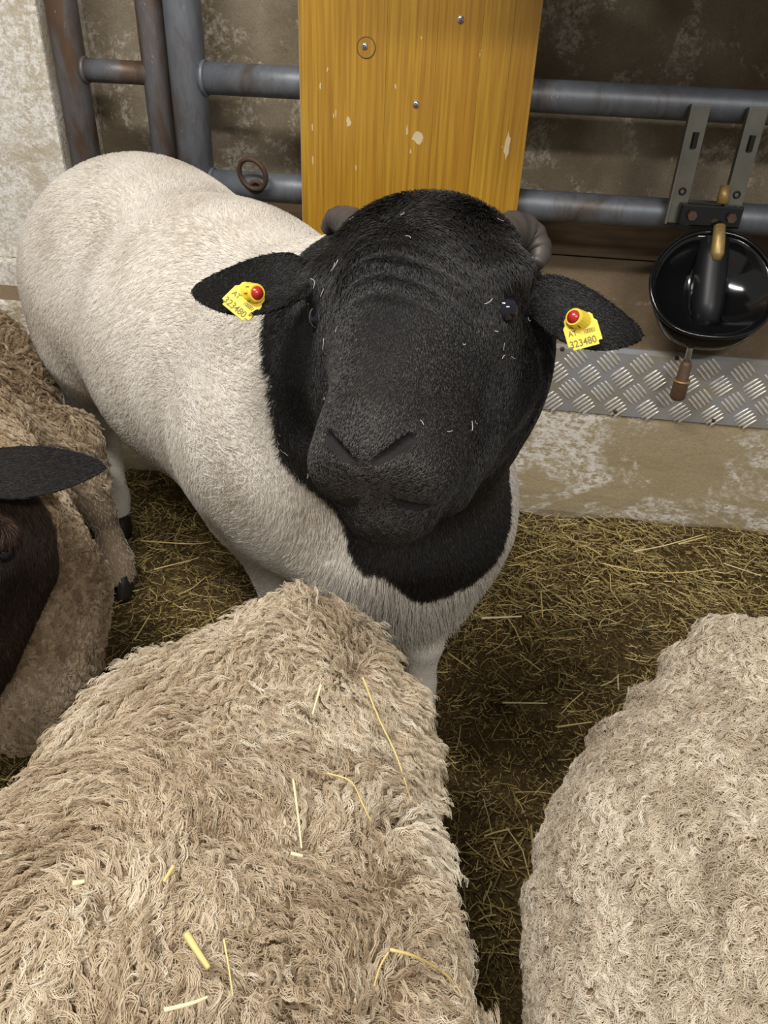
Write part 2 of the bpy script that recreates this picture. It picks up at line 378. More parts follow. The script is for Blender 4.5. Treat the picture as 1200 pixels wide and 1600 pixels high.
# stem below the bowl
mb = MB(); mb.tube([W(.663, -.072, .535), W(.664, -.075, .465)], .0065, 14); mb.build('drain_stem', M['zinc'], bw, smooth=True)
mb = MB(); mb.tube([W(.664, -.075, .47), W(.664, -.075, .462), W(.664, -.075, .43), W(.664, -.075, .425), W(.664, -.075, .42), W(.664, -.075, .385), W(.664, -.075, .38)], [.009, .0125, .0135, .0165, .0165, .0175, .014], 16)
mb.build('drain_plug', M['brown_rubber'], bw, smooth=True)
MB().torus(W(.664, -.075, .424), (0, 0, 1), .0155, .003).build('plug_ring', M['brass'], bw, smooth=True)

# ------------------------------------------------------------------ SDF sculpting
def surface_nets(f, org, h):
    s = f < 0
    nx, ny, nz = f.shape
    acc = np.zeros((nx-1, ny-1, nz-1, 3), np.float32); cnt = np.zeros((nx-1, ny-1, nz-1), np.int16)
    off = [(i, j, k) for i in (0, 1) for j in (0, 1) for k in (0, 1)]
    def sub(a, o): return a[o[0]:nx-1+o[0], o[1]:ny-1+o[1], o[2]:nz-1+o[2]]
    for a in off:
        for ax in range(3):
            if a[ax]: continue
            b = list(a); b[ax] = 1; fa, fb = sub(f, a), sub(f, b); m = (fa < 0) != (fb < 0)
            idx = np.nonzero(m); A, B = fa[idx], fb[idx]; t_ = A/(A-B)
            p = np.tile(np.array(a, np.float32), (len(t_), 1)); p[:, ax] += t_
            acc[idx] += p; cnt[idx] += 1
    act = np.nonzero(cnt); ids = -np.ones(cnt.shape, np.int64); ids[act] = np.arange(len(act[0]))
    V = (np.stack(act, 1)+acc[act]/cnt[act][:, None])*h+org
    Q = []
    for ax in range(3):
        o1, o2 = [(1, 2), (2, 0), (0, 1)][ax]
        sl = [slice(1, -1)]*3; sl[ax] = slice(0, -1); sl2 = [slice(1, -1)]*3; sl2[ax] = slice(1, None)
        a, b = s[tuple(sl)], s[tuple(sl2)]; base = np.nonzero(a != b); flip = b[base]
        c = np.stack(base, 1); c[:, o1] += 1; c[:, o2] += 1
        def g(d1, d2):
            e = c.copy(); e[:, o1] -= d1; e[:, o2] -= d2; return ids[e[:, 0], e[:, 1], e[:, 2]]
        q = np.stack([g(1, 1), g(0, 1), g(0, 0), g(1, 0)], 1); q[flip] = q[flip][:, ::-1]; Q.append(q)
    Q = np.concatenate(Q); Q = Q[(Q >= 0).all(1)]
    return V, Q
def smin(a, b, k):
    h = np.clip(.5+.5*(b-a)/k, 0, 1); return b+(a-b)*h-k*h*(1-h)
def smax(a, b, k): return -smin(-a, -b, k)
def cone(p, a, b, r1, r2):
    a = np.asarray(a, np.float32); b = np.asarray(b, np.float32); ab = b-a
    t_ = np.clip((p-a)@ab/(ab@ab), 0, 1); return np.linalg.norm(p-a-t_[:, None]*ab, axis=1)-(r1+(r2-r1)*t_)
def ell(p, c, r, R=None):
    q = p-np.asarray(c, np.float32)
    if R is not None: q = q@np.asarray(R, np.float32)
    r = np.asarray(r, np.float32); k0 = np.linalg.norm(q/r, axis=1); k1 = np.linalg.norm(q/(r*r), axis=1)+1e-9
    return k0*(k0-1)/k1
def sample(fn, lo, hi, h, c=5):                          # coarse pass, then the fine grid only near the surface
    lo = np.array(lo, np.float32); m = np.ceil((np.array(hi)-lo)/(h*c)).astype(int)+1; H = h*c
    I = np.stack(np.meshgrid(*[np.arange(k) for k in m], indexing='ij'), -1).reshape(-1, 3).astype(np.float32)
    C = fn(lo+(I+.4)*H).reshape(m)
    out = np.repeat(np.repeat(np.repeat(C, c, 0), c, 1), c, 2)
    idx = np.nonzero(np.abs(out) < H*1.3); P = lo+np.stack(idx, 1).astype(np.float32)*np.float32(h); val = np.empty(len(P), np.float32)
    for i in range(0, len(P), 200000): val[i:i+200000] = fn(P[i:i+200000])
    out[idx] = val
    return surface_nets(out, lo, h)
def np_mesh(name, V, Q):
    me = bpy.data.meshes.new(name); me.vertices.add(len(V)); me.vertices.foreach_set('co', V.astype(np.float32).ravel())
    me.loops.add(Q.size); me.loops.foreach_set('vertex_index', Q.astype(np.int32).ravel())
    me.polygons.add(len(Q)); me.polygons.foreach_set('loop_start', np.arange(0, Q.size, Q.shape[1], dtype=np.int32))
    me.update(calc_edges=True); me.validate(); me.shade_smooth(); return me
class Waves:                                             # cheap smooth vector noise
    def __init__(s, freq, n=14, seed=0):
        g = np.random.default_rng(seed); k = g.normal(size=(3, n, 3)); k /= np.linalg.norm(k, axis=2, keepdims=True)
        s.k = (k*freq*g.uniform(.5, 1.6, (3, n, 1))).astype(np.float32); s.ph = g.uniform(0, 6.28, (3, n)).astype(np.float32); s.n = n
    def f(s, p, c=0): return np.sin(p@s.k[c].T+s.ph[c]).sum(1)*math.sqrt(2/s.n)
    def vec(s, p): return np.stack([s.f(p, c) for c in range(3)], 1)
# ------------------------------------------------------------------ hair
def nrm(a): return a/(np.linalg.norm(a, axis=-1, keepdims=True)+1e-9)
def roots(V, Q, n, dens=None, seed=0):
    g = np.random.default_rng(seed)
    T = np.concatenate([Q[:, [0, 1, 2]], Q[:, [0, 2, 3]]]); A, B, C = V[T[:, 0]], V[T[:, 1]], V[T[:, 2]]
    N = np.cross(B-A, C-A); ar = np.linalg.norm(N, axis=1)
    vn = np.zeros_like(V); 
    for k in range(3): np.add.at(vn, T[:, k], N)
    vn = nrm(vn); w = ar.copy()
    if dens is not None: w = w*dens((A+B+C)/3, nrm(N))
    i = g.choice(len(T), int(n), p=w/w.sum()); a = g.random((len(i), 1)); b = g.random((len(i), 1)); fl = (a+b) > 1
    a = np.where(fl, 1-a, a); b = np.where(fl, 1-b, b)
    P = A[i]+(B[i]-A[i])*a+(C[i]-A[i])*b
    Nn = nrm(vn[T[i, 0]]*(1-a-b)+vn[T[i, 1]]*a+vn[T[i, 2]]*b)
    return P.astype(np.float32), Nn.astype(np.float32)
def hair_obj(name, pts, rad, tone, mat, parent, kind=None):
    n, k, _ = pts.shape
    hc = bpy.data.hair_curves.new(name); 
    for i in range(0, n, 40000): hc.add_curves([k]*min(40000, n-i))
    at = hc.attributes.get('position') or hc.attributes.new('position', 'FLOAT_VECTOR', 'POINT')
    at.data.foreach_set('vector', np.ascontiguousarray(pts, np.float32).ravel())
    ra = hc.attributes.get('radius') or hc.attributes.new('radius', 'FLOAT', 'POINT'); ra.data.foreach_set('value', np.ascontiguousarray(np.broadcast_to(rad, (n, k)), np.float32).ravel())
    ta = hc.attributes.new('tone', 'FLOAT', 'CURVE'); ta.data.foreach_set('value', np.ascontiguousarray(tone, np.float32))
    hc.materials.append(mat)
    o = bpy.data.objects.new(name, hc); COL.objects.link(o); o.parent = parent; o.matrix_parent_inverse = Matrix.Translation(-Vector(parent.location))
    tag(o, kind='stuff'); return o
def hair_mat(name, stops, rough=.6, spec=.25, trans=.25):
    t = NT(name, rough, 0, spec); a = t.n('ShaderNodeAttribute', attribute_name='tone')
    c = t.ramp(a.outputs['Fac'], stops); t.col(c)
    tr = t.n('ShaderNodeBsdfTranslucent'); t.l(c, tr.inputs[0]); mx = t.n('ShaderNodeMixShader'); mx.inputs[0].default_value = trans
    out = t.t.nodes['Material Output']; t.l(t.b.outputs[0], mx.inputs[1]); t.l(tr.outputs[0], mx.inputs[2]); t.l(mx.outputs[0], out.inputs[0])
    return t.m
def proj_t(c, n): return nrm(c-n*(c*n).sum(1, keepdims=True))
def wool(name, V, Q, nlock, nfib, L, comb, parent, mat, dens=None, lift=.55, wave=.0045, turns=2.2, lockr=.0045, r0=.00042, seed=0, k=8, tonefn=None, lenfn=None, drop=None, curl=0., clump=.78, jit=.25):
    P, N = roots(V, Q, nlock*3*FUR, dens, seed); g = np.random.default_rng(seed+5)
    wp = Waves(170, 10, seed+9); cell = np.floor((P+wp.vec(P)*lockr*.45)/(lockr*1.5)+.5).astype(np.int64); _, ui = np.unique(cell@A_([1, 100003, 10000700009]), return_index=True); ui = g.permutation(ui)[:int(nlock*FUR)]; P, N = P[ui], N[ui]
    if dens is not None:
        kp = g.random(len(P)) < dens(P, N); P, N = P[kp], N[kp]
    pass
    if drop is not None:
        kp = ~drop(P); P, N = P[kp], N[kp]
    n = len(P); c = proj_t(comb(P, N)+g.normal(size=(n, 3))*jit, N)
    ln = L*g.uniform(.55, 1.35, n)
    if lenfn is not None: ln = ln*lenfn(P)
    li = np.clip(lift+g.normal(size=n)*.16, .08, 1)
    tone = g.normal(.5, .16, n)+(tonefn(P) if tonefn else 0)
    d = nrm(N*li[:, None]+c*(1-li*.6)[:, None]); b = nrm(np.cross(d, N)); e = np.cross(b, d)
    tt = np.linspace(0, 1, k); ph = g.uniform(0, 6.28, n); tn = turns*g.uniform(.7, 1.4, n)
    am = wave*g.uniform(.6, 1.4, n)
    # guide: rises then lies over, waves sideways
    bend = (tt**1.6)[None, :, None]
    G = P[:, None]+ln[:, None, None]*(d[:, None]*tt[None, :, None]*(1-.35*bend)+c[:, None]*bend*.35-N[:, None]*bend*(.20+.55*curl))
    env = np.clip(tt*2.5, 0, 1)[None, :]
    sw = (np.sin(6.283*tn[:, None]*tt[None]+ph[:, None])-np.sin(ph)[:, None])*am[:, None]*env
    cw = (np.cos(6.283*tn[:, None]*tt[None]+ph[:, None])-np.cos(ph)[:, None])*am[:, None]*env*.7
    G = G+b[:, None]*sw[..., None]+e[:, None]*cw[..., None]
    out = np.empty((n*nfib, k, 3), np.float32); fl = (1-clump*tt**.7)[None, :, None]
    for j in range(nfib):
        an = g.uniform(0, 6.28, n); rr = lockr*np.sqrt(g.random(n))*1.05
        o_ = (b*np.cos(an)[:, None]+np.cross(N, b)*np.sin(an)[:, None])*rr[:, None]
        frizz = g.normal(size=(n, k, 3))*.0007*tt[None, :, None]
        sc = g.uniform(.82, 1.08, n)[:, None, None]
        out[j::nfib] = P[:, None]+(G-P[:, None])*sc+o_[:, None]*fl+frizz
    tone = np.clip(np.repeat(tone, nfib)+g.normal(0, .1, n*nfib), 0, 1)
    rad = (r0*(1-.62*tt**1.5))[None]
    return hair_obj(name, out, rad, tone, mat, parent)
def coat(name, P, N, L, comb, parent, mat, lift=.35, r0=.0004, k=4, seed=0, tone=None, jit=.2):
    g = np.random.default_rng(seed); n = len(P)
    c = proj_t(comb+g.normal(size=(n, 3))*jit, N); ln = (L*g.uniform(.6, 1.25, n))[:, None, None]
    tt = np.linspace(0, 1, k)[None, :, None]; li = lift if np.isscalar(lift) else lift[:, None, None]
    pts = P[:, None]+ln*(N[:, None]*(li*tt*(1-.4*tt))+c[:, None]*(tt*(1-li*.5)))
    rad = (r0*(1-.7*np.linspace(0, 1, k)**1.5))[None]
    return hair_obj(name, pts, rad, np.clip(g.normal(.5, .2, n)+(0 if tone is None else tone), 0, 1), mat, parent)
M['wool_near'] = hair_mat('cream_tan_wool', [(0., (.38, .28, .18)), (.35, (.58, .47, .33)), (.7, (.72, .62, .47)), (1., (.84, .77, .64))])
M['wool_pale'] = hair_mat('pale_curly_wool', [(0., (.46, .37, .26)), (.35, (.66, .57, .44)), (.7, (.78, .70, .57)), (1., (.88, .82, .71))])
M['wool_dirty'] = hair_mat('dirty_tan_wool', [(0., (.26, .18, .11)), (.4, (.46, .35, .23)), (.7, (.58, .46, .32)), (1., (.70, .60, .46))])
M['hair_white'] = hair_mat('white_short_hair', [(0., (.58, .52, .44)), (.5, (.74, .70, .635)), (1., (.86, .83, .78))])
M['hair_black'] = hair_mat('black_short_hair', [(0., (.006, .006, .006)), (.6, (.016, .0145, .014)), (1., (.060, .051, .045))], .42, .5, .0)
M['hair_brown'] = hair_mat('dark_brown_wool', [(0., (.008, .005, .004)), (.6, (.022, .013, .009)), (1., (.07, .038, .022))], .5, .3, .0)
def skin_mat(name):
    t = NT(name, .7, 0, .3); a = t.n('ShaderNodeAttribute', attribute_name='pelt'); t.l(a.outputs['Color'], t.b.inputs['Base Color'])
    t.bump(t.noise(t.coord(), 260, 4, .7), .5, .004); return t.m
M['pelt'] = skin_mat('sheep_pelt')
def pelt_color(me, col):
    a = me.color_attributes.new('pelt', 'FLOAT_COLOR', 'POINT'); c = np.ones((len(me.vertices), 4), np.float32); c[:, :3] = col
    a.data.foreach_set('color', c.ravel())
# ================================================================== the ram
A_ = np.array
poll, nose = atD(650, 304, .735), atD(552, 722, .600)
hz = (poll-nose)/np.linalg.norm(poll-nose); hx = cR-hz*(cR@hz); hx /= np.linalg.norm(hx); hf = np.cross(hx, hz)
if hf@cF > 0: hf = -hf
yw = math.radians(15); hx, hf = hx*math.cos(yw)+hf*math.sin(yw), hf*math.cos(yw)-hx*math.sin(yw)
H0 = poll+(nose-poll)*.30-hf*.055
HM = np.stack([hx, hf, hz], 1)
def Hw(x, f, z): return H0+HM@A_([x, f, z])
def head_sdf(p):
    q = (p-H0.astype(np.float32))@HM.astype(np.float32)
    qa = q.copy(); qa[:, 0] = np.abs(q[:, 0])
    d = ell(q, (0, -.035, .012), (.102, .085, .098))
    d = smin(d, ell(q, (0, -.002, .050), (.094, .066, .068)), .03)
    d = smin(d, cone(q, (0, -.014, -.02), (0, -.020, -.135), .084, .058), .03)
    d = smin(d, cone(q, (0, .036, .00), (0, .022, -.138), .042, .034), .035)      # nasal bridge
    d = smin(d, ell(q, (0, -.014, -.152), (.065, .054, .050)), .025)              # muzzle
    d = smin(d, cone(qa, (.066, -.085, -.025), (.034, -.068, -.150), .044, .034), .03)  # cheeks and jaws
    d = smin(d, ell(qa, (.031, -.008, -.178), (.035, .036, .028)), .016)          # upper lips
    d = smin(d, ell(q, (0, .019, -.176), (.030, .020, .026)), .018)               # nose tip
    d = smin(d, ell(q, (0, -.048, -.194), (.044, .032, .030)), .014)              # chin
    d = smin(d, ell(qa, (.084, .016, .018), (.028, .024, .022)), .025)            # brow
    d = smax(d, -ell(qa, (.110, .010, -.014), (.013, .020, .015)), .012)          # eye socket
    d = smax(d, -ell(qa, (.082, .036, -.050), (.010, .012, .016)), .020)          # tear pit
    d = smax(d, -cone(qa, (.005, .034, -.203), (.036, .034, -.174), .0036, .0052), .004)   # nostrils
    d = smax(d, -cone(q, (0, .033, -.203), (0, .010, -.218), .0042, .0035), .005) # philtrum
    d = smax(d, -cone(qa, (0, .000, -.217), (.056, -.036, -.203), .0050, .0046), .004)     # mouth
    # skin wrinkles across the bridge
    wr = np.exp(-((q[:, 2]+.030)/.026)**2-(q[:, 0]/.060)**2)*np.clip(q[:, 1]*20, 0, 1)
    d = d+.0022*wr*np.sin(q[:, 2]*330+q[:, 0]**2*600+np.sin(q[:, 0]*60)*.9)
    return d
RUMP, MID, SHO, CHE = A_([-.515, 1.600, .590]), A_([-.295, 1.32, .575]), A_([-.075, 1.04, .565]), A_([.015, .945, .50])
def ram_sdf(p):
    d = ell(p, RUMP, (.215, .215, .222))
    d = smin(d, cone(p, RUMP, MID, .212, .235), .14)
    d = smin(d, cone(p, MID, SHO, .235, .225), .06)
    d = smin(d, cone(p, SHO, CHE, .22, .175), .06)
    d = smin(d, cone(p, (.035, .90, .46), (.04, .88, .40), .12, .07), .05)          # brisket
    d = smin(d, cone(p, (-.06, .99, .66), (.035, .87, .77), .19, .15), .07)         # neck
    d = smin(d, cone(p, (.03, .86, .70), (.035, .79, .76), .13, .11), .06)          # throat
    # front legs
    for (sx, sy, fx, fy) in ((.085, .995, .078, .985), (-.165, 1.02, -.15, .99)):
        d = smin(d, cone(p, (sx, sy, .42), (fx, fy+.02, .28), .095, .052), .05)
        d = smin(d, cone(p, (fx, fy+.02, .28), (fx, fy, .185), .046, .031), .03)
        d = smin(d, cone(p, (fx, fy, .185), (fx, fy+.003, .085), .031, .025), .02)
        d = smin(d, cone(p, (fx, fy+.003, .085), (fx, fy-.012, .045), .029, .030), .015)
    for (sx, sy, fx, fy) in ((-.60, 1.52, -.645, 1.545), (-.42, 1.65, -.40, 1.66)):
        d = smin(d, cone(p, (sx, sy, .48), (fx-.01, fy+.02, .33), .12, .060), .05)
        d = smin(d, cone(p, (fx-.01, fy+.02, .33), (fx-.02, fy+.05, .25), .055, .036), .03)
        d = smin(d, cone(p, (fx-.02, fy+.05, .25), (fx, fy+.005, .085), .034, .026), .02)
        d = smin(d, cone(p, (fx, fy+.005, .085), (fx, fy-.01, .045), .029, .030), .015)
    return smin(d, head_sdf(p), .035)
ram = empty('ram', (-.25, 1.25, 0)); tag(ram, 'white ram with black head and neck and a yellow tag in each ear, facing out', 'sheep')
V1, Q1 = sample(ram_sdf, (-.90, .40, .03), (.30, 1.92, 1.02), .0075)
hc0 = H0-hz*.07; HR = .235
V2, Q2 = sample(ram_sdf, hc0-.25, hc0+.25, .0026)
def cut(V, Q, keep):
    m = keep(V[Q].mean(1)); Q = Q[m]; u, inv = np.unique(Q, return_inverse=True); return V[u], inv.reshape(Q.shape)
V1, Q1 = cut(V1, Q1, lambda c: np.linalg.norm(c-hc0, axis=1) > HR-.012)
V2, Q2 = cut(V2, Q2, lambda c: np.linalg.norm(c-hc0, axis=1) < HR)
# ears: cupped leaf shells
def ear_shell(base, tip, face, width, cup=.35, thick=.0055, nu=26, nv=14):
    base, tip = A_(base), A_(tip); ax = tip-base; L = np.linalg.norm(ax); ax /= L
    face = face-ax*(face@ax); face /= np.linalg.norm(face); sd = np.cross(ax, face); V = []
    for side in (0, 1):
        for i in range(nu+1):
            t_ = i/nu; wd = width*.5*(max(0, math.sin(math.pi*min(1, (t_*.93+.07)))**.62))*(1-.25*t_)*(1.0 if t_ > .18 else .75+.25*t_/.18)
            cx = L*t_
            for j in range(nv+1):
                s = -1+2*j/nv; e = thick*math.sqrt(max(0, 1-s*s))*(1-.6*t_)+.0006
                hgt = cup*wd*s*s*(1-.5*t_)-.010*math.sin(math.pi*t_)
                V.append(base+ax*cx+sd*wd*s+face*(hgt+(e if side == 0 else -e)))
    n1 = (nu+1)*(nv+1); Q = []
    for i in range(nu):
        for j in range(nv):
            a = i*(nv+1)+j; q = (a, a+1, a+nv+2, a+nv+1); Q.append(q); Q.append(tuple(n1+k for k in q[::-1]))
        for j in (0, nv):
            a = i*(nv+1)+j; q = (a, a+nv+1, a+nv+1+n1, a+n1); Q.append(q if j == 0 else q[::-1])
    V = A_(V); Q = A_(Q)
    # orient outward
    return V, Q
EARS = [(atD(492, 438, .755), atD(300, 456, .765), -cF*.8+cU*.55, .098),
        (atD(815, 462, .755), atD(1004, 526, .765), -cF*.85+cU*.45, .090)]
evs = [ear_shell(b, t_, f_, w_) for b, t_, f_, w_ in EARS]
def join(parts):
    V = []; Q = []; n = 0
    for v_, q_ in parts: V.append(v_); Q.append(q_+n); n += len(v_)
    return np.concatenate(V).astype(np.float32), np.concatenate(Q)
Vh, Qh = join([(V2, Q2)]+evs)
Vr, Qr = join([(V1, Q1), (Vh, Qh)])
WV = Waves(55, 14, 3); WB = Waves(14, 10, 4)
# black pelt covers head, ears and the neck down to a collar line on the chest
def hit(x, y):
    t_ = .3; d_ = ray(x, y).astype(np.float32)
    for _ in range(80):
        t_ += .8*float(ram_sdf((cC+d_*t_)[None].astype(np.float32))[0])
    return cC+d_*t_
_a, _b, _c = hit(440, 690), hit(620, 915), hit(790, 775)
BP, BN = _b, nrm(np.cross(_a-_b, _c-_b)); BN = BN if BN[2] > 0 else -BN
print('collar', _a, _b, _c, BN)
def blackness(p): return (p-BP)@BN+.010*WV.f(p)*.5
def is_black(p): return (blackness(p) > 0)
bl = is_black(Vr)
colr = np.where(bl[:, None], A_([.010, .009, .009]), A_([.74, .69, .61]))
colr = np.where((Vr[:, 2:3] < .055), A_([.05, .045, .04]), colr)
me = np_mesh('body', Vr, Qr); pelt_color(me, colr)
ram_body = link('body', me, ram, M['pelt'])
def uv_ball(c, r, n=20, m=12, sc=(1, 1, 1)):
    v = []; f = []
    for i in range(m+1):
        ph = math.pi*i/m
        for k in range(n):
            th = 2*math.pi*k/n; v.append((c[0]+r*sc[0]*math.sin(ph)*math.cos(th), c[1]+r*sc[1]*math.sin(ph)*math.sin(th), c[2]+r*sc[2]*math.cos(ph)))
    for i in range(m):
        for k in range(n): f.append((i*n+k, i*n+(k+1) % n, (i+1)*n+(k+1) % n, (i+1)*n+k))
    return MB().add(v, f)
for s in (-1, 1): uv_ball(Hw(s*.0905, .005, -.013), .0130).build('eye', M['eye'], ram, smooth=True)
def hoof(parent, x, y, rz=0, z=0):
    for s in (-1, 1):
        v = []; f = []; n = 10
        for (zz, r, dy) in ((0, .021, -.012), (.012, .0205, -.010), (.035, .018, -.003), (.052, .0155, .004), (.054, .004, .004)):
            for k in range(n):
                a = 2*math.pi*k/n; px = s*.0165+r*.82*math.cos(a); py = dy+r*1.35*math.sin(a)-(.008 if math.sin(a) < -.5 else 0)
                v.append((x+px*math.cos(rz)-py*math.sin(rz), y+px*math.sin(rz)+py*math.cos(rz), z+zz))
        for i in range(4):
            for k in range(n): f.append((i*n+k, i*n+(k+1) % n, (i+1)*n+(k+1) % n, (i+1)*n+k))
        f.append(tuple(range(n-1, -1, -1))); f.append(tuple(4*n+k for k in range(n)))
        MB().add(v, f).build('hoof', M['hoof'], parent, smooth=True)
for x, y in ((.078, .968), (-.15, .973), (-.645, 1.53), (-.40, 1.645)): hoof(ram, x, y)
# horn stubs behind the poll
def horn(pts, rads):
    mb = MB(); P_ = [A_(p) for p in pts]; n = 26; out = []; rr = []
    for i in range(n):
        t_ = i/(n-1)*(len(P_)-1); k = min(int(t_), len(P_)-2); q = t_-k; p0 = P_[max(k-1, 0)]; p1, p2 = P_[k], P_[k+1]; p3 = P_[min(k+2, len(P_)-1)]
        out.append(.5*((2*p1)+(p2-p0)*q+(2*p0-5*p1+4*p2-p3)*q*q+(3*p1-p0-3*p2+p3)*q**3))
        rr.append((rads[k]*(1-q)+rads[k+1]*q)*(1+.05*math.sin(i*1.9)))
    mb.tube(out, rr, 16); return mb.build('horn', M['horn'], ram, smooth=True)
horn([atD(765, 385, .765), atD(795, 362, .785), atD(825, 368, .80), atD(842, 396, .80), atD(838, 415, .79)], [.022, .020, .018, .014, .006])
horn([atD(565, 365, .775), atD(545, 348, .80), atD(524, 345, .82), atD(508, 362, .83)], [.020, .016, .013, .006])
# ear tags
def ear_tag(c, ang, nrm_, boss_dir, flip=1, label=None):
    c = A_(c); nn = nrm(A_(nrm_)); ex = cR*math.cos(ang)-cU*math.sin(ang); ex = nrm(ex-nn*(ex@nn)); eyy = np.cross(nn, ex)
    T = lambda x, y, z: c+ex*x+eyy*y+nn*z
    root = None
    # plate outline: rounded square with shoulders narrowing to the boss
    ol = []
    for (px, py) in ((-.0165, -.019), (.0165, -.019), (.0165, .008), (.009, .017), (-.009, .017), (-.0165, .008)):
        ol.append((px, py))
    n = len(ol); v = [T(x, y, .0008) for x, y in ol]+[T(x, y, -.0008) for x, y in ol]
    mb = MB().add(v, [tuple(range(n)), tuple(range(2*n-1, n-1, -1))]+[(i, i+n, (i+1) % n+n, (i+1) % n) for i in range(n)])
    me = mb.mesh('ear_tag'); bm = bmesh.new(); bm.from_mesh(me)
    ve = [e for e in bm.edges if abs((A_(e.verts[0].co)-A_(e.verts[1].co))@nn) > .001]
    bmesh.ops.bevel(bm, geom=ve, offset=.004, segments=4, affect='EDGES'); bm.to_mesh(me); bm.free()
    root = link('ear_tag', me, ram, M['tag_yellow']); root['label'] = label
    bd_ = nrm(A_(boss_dir)); b0 = T(0, .009, 0)
    MB().tube([b0-bd_*.006, b0, b0+bd_*.010, b0+bd_*.0115], [.0105, .0100, .0088, .0080], 20).build('collar', M['tag_yellow'], root, smooth=False)
    s1 = np.cross(bd_, eyy); s1 /= np.linalg.norm(s1); s2 = np.cross(bd_, s1)
    for a in (-2.0, -1.3, -.6, .2, .9, 1.7):
        dd = s1*math.cos(a)+s2*math.sin(a)
        MB().tube([b0+bd_*.003+dd*.0093, b0+bd_*.0085+dd*.0088], .0008, 6).build('groove', M['ink'], root)
    q = b0+bd_*.0088; mb = uv_ball((0, 0, 0), .0072, 18, 10); mb.v = [tuple(q+A_(p)) for p in mb.v]; mb.build('button', M['tag_red'], root, smooth=True)
    for txt, x, y, sz, sx in (('AT', -.0135, -.005, .0075, .9), ('323480', -.0148, -.0165, .0098, .88), ('100001', .0012, -.0058, .0062, .62)):
        cu = bpy.data.curves.new('lettering', 'FONT'); cu.body = txt; cu.size = sz; cu.extrude = .00005; cu.offset = .00012; cu.materials.append(M['ink'])
        tmp = bpy.data.objects.new('lettering', cu); lm = bpy.data.meshes.new_from_object(tmp); bpy.data.objects.remove(tmp)
        o = bpy.data.objects.new('lettering', lm); COL.objects.link(o)
        mm = Matrix.Identity(4)
        for i in range(3):
            mm[i][0] = ex[i]*sx; mm[i][1] = eyy[i]; mm[i][2] = nn[i]; mm[i][3] = T(x, y, .0010)[i]
        o.parent = root; o.matrix_parent_inverse = Matrix.Identity(4)
        o.matrix_basis = mm
    return root
ear_tag(atD(384, 468, .737), math.radians(40), -cF*.9+cR*.15+cU*.2, -cF*.75+cR*.55-cU*.2, label='yellow plastic ear tag with red button and printed number, on the ear over the white back')
ear_tag(atD(908, 514, .737), math.radians(-14), -cF*.9-cR*.1+cU*.1, -cF*.75-cR*.62+cU*.1, label='yellow plastic ear tag with red button and printed number, on the ear beside the drinking bowl')
# ---- ram coat
ax_b = nrm(RUMP-SHO)
P, N = roots(V1, Q1, 190000*FUR, lambda c, n: np.where((c[:, 2] > .30), 1., .45)*np.where(is_black(c), .0, 1.), 21)
ch = np.clip(1-np.linalg.norm((P-A_([.045, .83, .40]))*A_([1, 1.0, .8]), axis=1)/.15, 0, 1)
ft = np.clip((P[:, 2]-.02)/.3, .3, 1)
comb = np.where((P[:, 1:2] < .97), A_([.1, .2, -1.]), ax_b*.75+A_([0, 0, -.55]))+WB.vec(P)*.45
coat('white_coat', P, N, (.0135*ft+.085*ch), comb, ram, M['hair_white'], lift=.42-.25*ch, r0=.00046, seed=2, tone=.16*WV.f(P)*.8+.1)
P, N = roots(V1, Q1, 90000*FUR, lambda c, n: np.where(is_black(c), 1., 0.), 23)
qh = (P-H0)@HM
coat('black_neck_coat', P, N, np.full(len(P), .016), A_([0, .25, -1.])+WB.vec(P)*.35, ram, M['hair_black'], lift=.4, r0=.00042, seed=3)
P, N = roots(Vh, Qh, 180000*FUR, lambda c, n: np.where(is_black(c), 1., 0.), 24)
qh = (P-H0)@HM; qb = qh.copy(); qb[:, 0] = np.abs(qb[:, 0]); qb = qb.astype(np.float32)
bare = np.minimum(np.minimum(cone(qb, (.005, .034, -.203), (.036, .034, -.174),   .0046, .0060), cone(qb, (0, .033, -.203), (0, .010, -.218), .0045, .0040)), cone(qb, (0, .000, -.217), (.056, -.036, -.203), .0064, .0058))
bare = np.minimum(bare, ell(qb, (.096, .008, -.013), (.010, .016, .012)))
kp = bare > 0; P, N, qh = P[kp], N[kp], qh[kp]
face = np.clip((-qh[:, 2]+.02)/.10, 0, 1)*np.clip((qh[:, 1]+.06)/.05, 0, 1)
top = np.clip((qh[:, 2]-.0)/.08, 0, 1)
ln = .0105*(1-face)+.0034*face+.006*top; onear = np.abs(qh[:, 0]) > .110; ln = np.where(onear, .0045, ln)
muz = np.clip((-qh[:, 2]-.06)/.06, 0, 1)*np.clip((qh[:, 1]+.05)/.05, 0, 1); chn = np.exp(-((qh[:, 0]+.004)/.022)**2-((qh[:, 2]+.212)/.012)**2)
coat('black_head_coat', P, N, ln, -hz*.8+hf*.1*top[:, None]+(WB.vec(P)*.3+WV.vec(P)*.35*(1-face)[:, None]), ram, M['hair_black'], lift=.36+.25*top, r0=.00036, seed=4, tone=.12*top+.12*WV.f(P)*.5+.24*muz+.5*chn*muz-.08-.2*onear, jit=.25)
# pale threads of wool and chaff stuck on the face
mb = MB(); g = np.random.default_rng(5)
sel = roots(V2, Q2, 600, lambda c, n: np.where(is_black(c) & (((c-H0)@HM)[:, 1] > -.03), 1., 0.), 31)
for i in range(32):
    p, n_ = sel[0][i], sel[1][i]; d = nrm(np.cross(n_, g.normal(size=3))); e = np.cross(n_, d); L = g.uniform(.003, .011); cv = g.uniform(-.5, .5)
    mb.tube([p+n_*.006+d*L*(s-.5)+e*cv*L*(s-.5)**2*3 for s in np.linspace(0, 1, 6)], g.uniform(.00015, .0003), 4)
o = mb.build('lint', M['lint'], ram); tag(o, kind='stuff')
